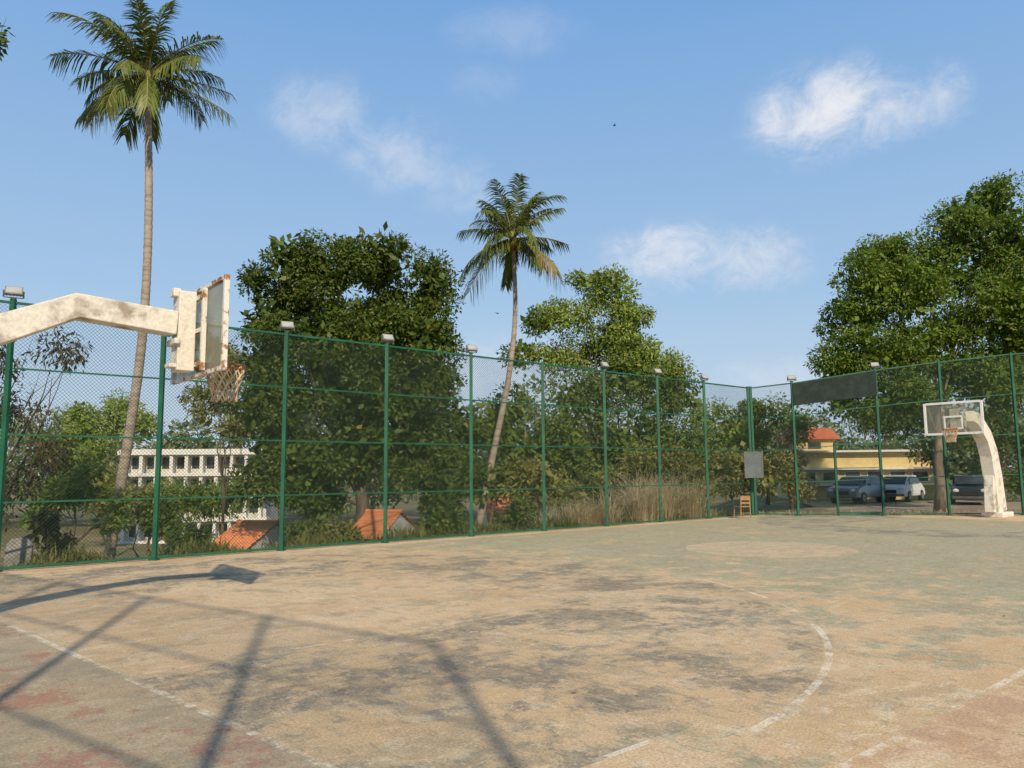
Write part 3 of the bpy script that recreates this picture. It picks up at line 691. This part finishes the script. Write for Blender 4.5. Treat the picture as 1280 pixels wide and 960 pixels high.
def house(px,d,topy,wpx,label,rz,D=4.5,wall='dirtywhite',rh=1.1):
    b=P(px,topy,d); zt=b.z; g_=terrain(b.x,b.y); Wd=wpx*d/F
    r=thing('tiled_house',label,'house',(b.x,b.y,g_),rz); wh=max(.5,zt-g_-rh)
    m=MB(); m.box((0,0,wh/2),(Wd*.92,D*.85,wh)); m.build('wall',M[wall],r)
    m=MB()
    hw=Wd/2; nr=8
    for sgn in(-1,1):
        for i in range(nr):
            y0=sgn*D/2*(1-i/nr); y1=sgn*D/2*(1-(i+1)/nr)*1.0; z0=wh-.1+(rh+.1)*i/nr+.03; z1=wh-.1+(rh+.1)*(i+1)/nr
            m.add([(-hw,y0,z0),(hw,y0,z0),(hw,y1,z1),(-hw,y1,z1),(-hw,y0,z0-.06),(hw,y0,z0-.06)],[(0,1,2,3),(0,4,5,1)])
    m.tube([(-hw,0,wh+rh+.02),(hw,0,wh+rh+.02)],.07,8); m.build('roof',M['tile'],r)
    m=MB(); m.add([(-hw*.92,-D*.42,wh),(-hw*.92,D*.42,wh),(-hw*.92,0,wh+rh*.9)],[(0,1,2)]); m.add([(hw*.92,-D*.42,wh),(hw*.92,D*.42,wh),(hw*.92,0,wh+rh*.9)],[(0,2,1)]); m.build('gable',M[wall],r)
    for x in(-.25,.2):
        m=MB(); m.box((Wd*x,-D*.425-.02,wh*.5),(.5,.05,min(.9,wh*.6))); m.build('window',M['glass'],r)
    return r
house(322,29,653,56,'orange tiled house low behind the fence, left of the mango tree',R(-14),4.5,rh=.8)
house(480,25,640,50,'orange tiled house showing through the mango tree foot',R(-20),2.6,rh=.62)
house(640,44,620,70,'tiled house mostly hidden by bushes behind the leaning palm base',R(8))
def yellow_block():
    d=49; b=P(1080,600,d); r=thing('yellow_building','cream-yellow building with white ledges and red roofed corner behind the parked cars','building',(b.x,b.y,-.13),R(-6))
    Wd=8.4; H=3.0
    m=MB(); m.box((0,2.5,H/2),(Wd,5,H)); m.build('wall',M['yellow'],r)
    for z in(.95,1.95,3.05): 
        m=MB(); m.box((0,-.2,z),(Wd+.4,.55,.12)); m.build('ledge',M['white'],r)
    for i in range(6):
        x=-Wd/2+.8+i*1.36; m=MB(); m.box((x,-.02,1.45),(1.0,.06,.7)); f=m.build('window',M['white'],r)
        m=MB(); m.box((x,-.06,1.45),(.86,.03,.58)); m.build('pane',M['glass'],f)
    m=MB(); m.box((1.2,-.03,.45),(.9,.06,.85)); m.build('door',M['wood'],r)
    m=MB(); m.box((-2.5,3,H+.5),(2.4,3,.9)); m.build('upper_wall',M['yellow'],r)
    m=MB(); m.box((-2.5,1.47,H+.5),(.8,.05,.4)); m.build('upper_window',M['glass'],r)
    m=MB(); m.prism([(-4.1,H+.9),(-.9,H+.9),(-1.5,H+1.6),(-3.5,H+1.75)],1.2,4.8); m.build('roof',M['redroof'],r)
    return r
yellow_block()
# ------------------------------------------------------------------ cars
def car(label,px,d,rz,paint):
    b=P(px,630,d); r=thing('parked_car',label,'car',(b.x,b.y,-.11),rz,'cars parked behind the far fence')
    def cs(a,bz): return 1.0 if bz<.98 else .8
    prof=[(-2.1,.32),(-2.12,.62),(-2.05,.88),(-1.25,1.0),(-.55,1.45),(.1,1.52),(1.0,1.5),(1.65,1.15),(2.0,1.02),(2.08,.7),(2.05,.32)]
    m=MB(); m.prism(prof,-.85,.85,sc=cs); m.build('body',M[paint],r,bev=.05)
    m=MB(); m.add([(-1.27,-.66,1.04),(-1.27,.66,1.04),(-.62,.6,1.42),(-.62,-.6,1.42)],[(0,1,2,3)]); 
    m.v=[(x-.03,y,z+.015) for x,y,z in m.v]; m.build('windscreen',M['glass'],r)
    for sg in(-1,1):
        m=MB()
        m.add([(-1.0,sg*.83,1.03),(1.35,sg*.80,1.06),(.95,sg*.695,1.43),(-.5,sg*.695,1.43)],[(0,1,2,3)]); m.v=[(x,y+sg*.012,z) for x,y,z in m.v]; m.build('side_window',M['glass'],r)
        m=MB(); m.sphere((-2.06,sg*.62,.74),.13,8,6,(.5,1.3,.8)); m.build('headlight',M['lens'],r)
        for x in(-1.3,1.3):
            m=MB(); m.tube([(x,sg*.68,.32),(x,sg*.88,.32)],.32,18); w=m.build('wheel',M['tyre'],r)
            m=MB(); m.tube([(x,sg*.875,.32),(x,sg*.892,.32)],.2,12); m.build('rim',M['lamp_case'],w)
        m=MB(); m.box((-.75,sg*.97,1.05),(.1,.18,.12)); m.build('mirror',M[paint],r)
    m=MB(); m.box((-2.125,0,.6),(.03,.8,.2)); m.build('grille',M['tyre'],r)
    m=MB(); m.box((-2.1,0,.4),(.08,1.6,.12)); m.build('bumper',M['steel'],r)
    return r
car('grey-blue car parked left of the others behind the far fence gate',1074,44,R(42),'car_grey')
car('white car parked between the grey car and the tree trunk',1126,46,R(48),'car_white')
car('dark car parked behind the far hoop, right of the tree trunk',1213,41.5,R(60),'car_dark')
# ------------------------------------------------------------------ chair, sign, slab, birds
b=P(928,646,28.6); r=thing('wooden_chair','small wooden chair standing at the far corner of the court','chair',(b.x,b.y,0),R(200))
m=MB(); m.box((0,0,.43),(.44,.42,.03)); m.build('seat',M['wood'],r)
m=MB(); m.box((0,.2,.74),(.42,.025,.16)); m.box((0,.2,.56),(.42,.02,.06)); m.build('backrest',M['wood'],r)
for x in(-.19,.19):
    m=MB(); m.bar((x,.22,.82),(x*1.1,.2,0),.035); m.build('leg',M['wood'],r)
    m=MB(); m.bar((x,-.18,.41),(x*1.1,-.21,0),.035); m.build('leg',M['wood'],r)
for y in(-.2,.2):
    m=MB(); m.bar((-.18,y,.2),(.18,y,.2),.02); m.build('stretcher',M['wood'],r)
b=P(941,581,29.75); r=thing('notice_board','blank grey-blue board hung on the fence at the far corner','board',(b.x,b.y-.1,b.z),R(-5))
m=MB(); m.box((0,0,0),(.62,.03,.92)); m.build('panel',M['signgrey'],r)
m=MB()
for x in(-.33,.33): m.box((x,0,0),(.04,.05,1.0))
for z in(-.48,.48): m.box((0,0,z),(.62,.05,.04))
m.build('frame',M['steel'],r)
b=P(24,690,15.6); m=MB(); m.prism([(-.24,-.6),(.24,-.6),(.22,.22),(.1,.36),(-.16,.34),(-.24,.2)],-.06,.06)
s_=m.build('concrete_slab',M['grey_conc'],bev=.02); s_.location=(b.x,b.y,terrain(b.x,b.y)+.3); s_.rotation_euler=(R(-6),R(3),R(20)); tag(s_,'upright grey concrete slab outside the fence at the left edge','slab')
for px,py,d,lb in((768,157,60,'tiny dark bird in the open sky above the middle'),(622,392,50,'tiny dark bird flying left of the leaning palm')):
    b=P(px,py,d); r=thing('bird',lb,'bird',b,random.uniform(0,3))
    m=MB(); m.tube([(-.14,0,0),(-.06,0,.01),(.04,0,.015),(.1,0,.02),(.14,0,.02)],[.01,.035,.04,.025,.005],8); m.build('body',M['bird'],r,smooth=True)
    for sg in(-1,1):
        m=MB(); m.add([(.05,0,.02),(.06,sg*.16,.08),(-.02,sg*.3,.05),(-.03,sg*.14,.07),(-.05,0,.02)],[(0,1,2,3,4)]); m.build('wing',M['bird'],r)
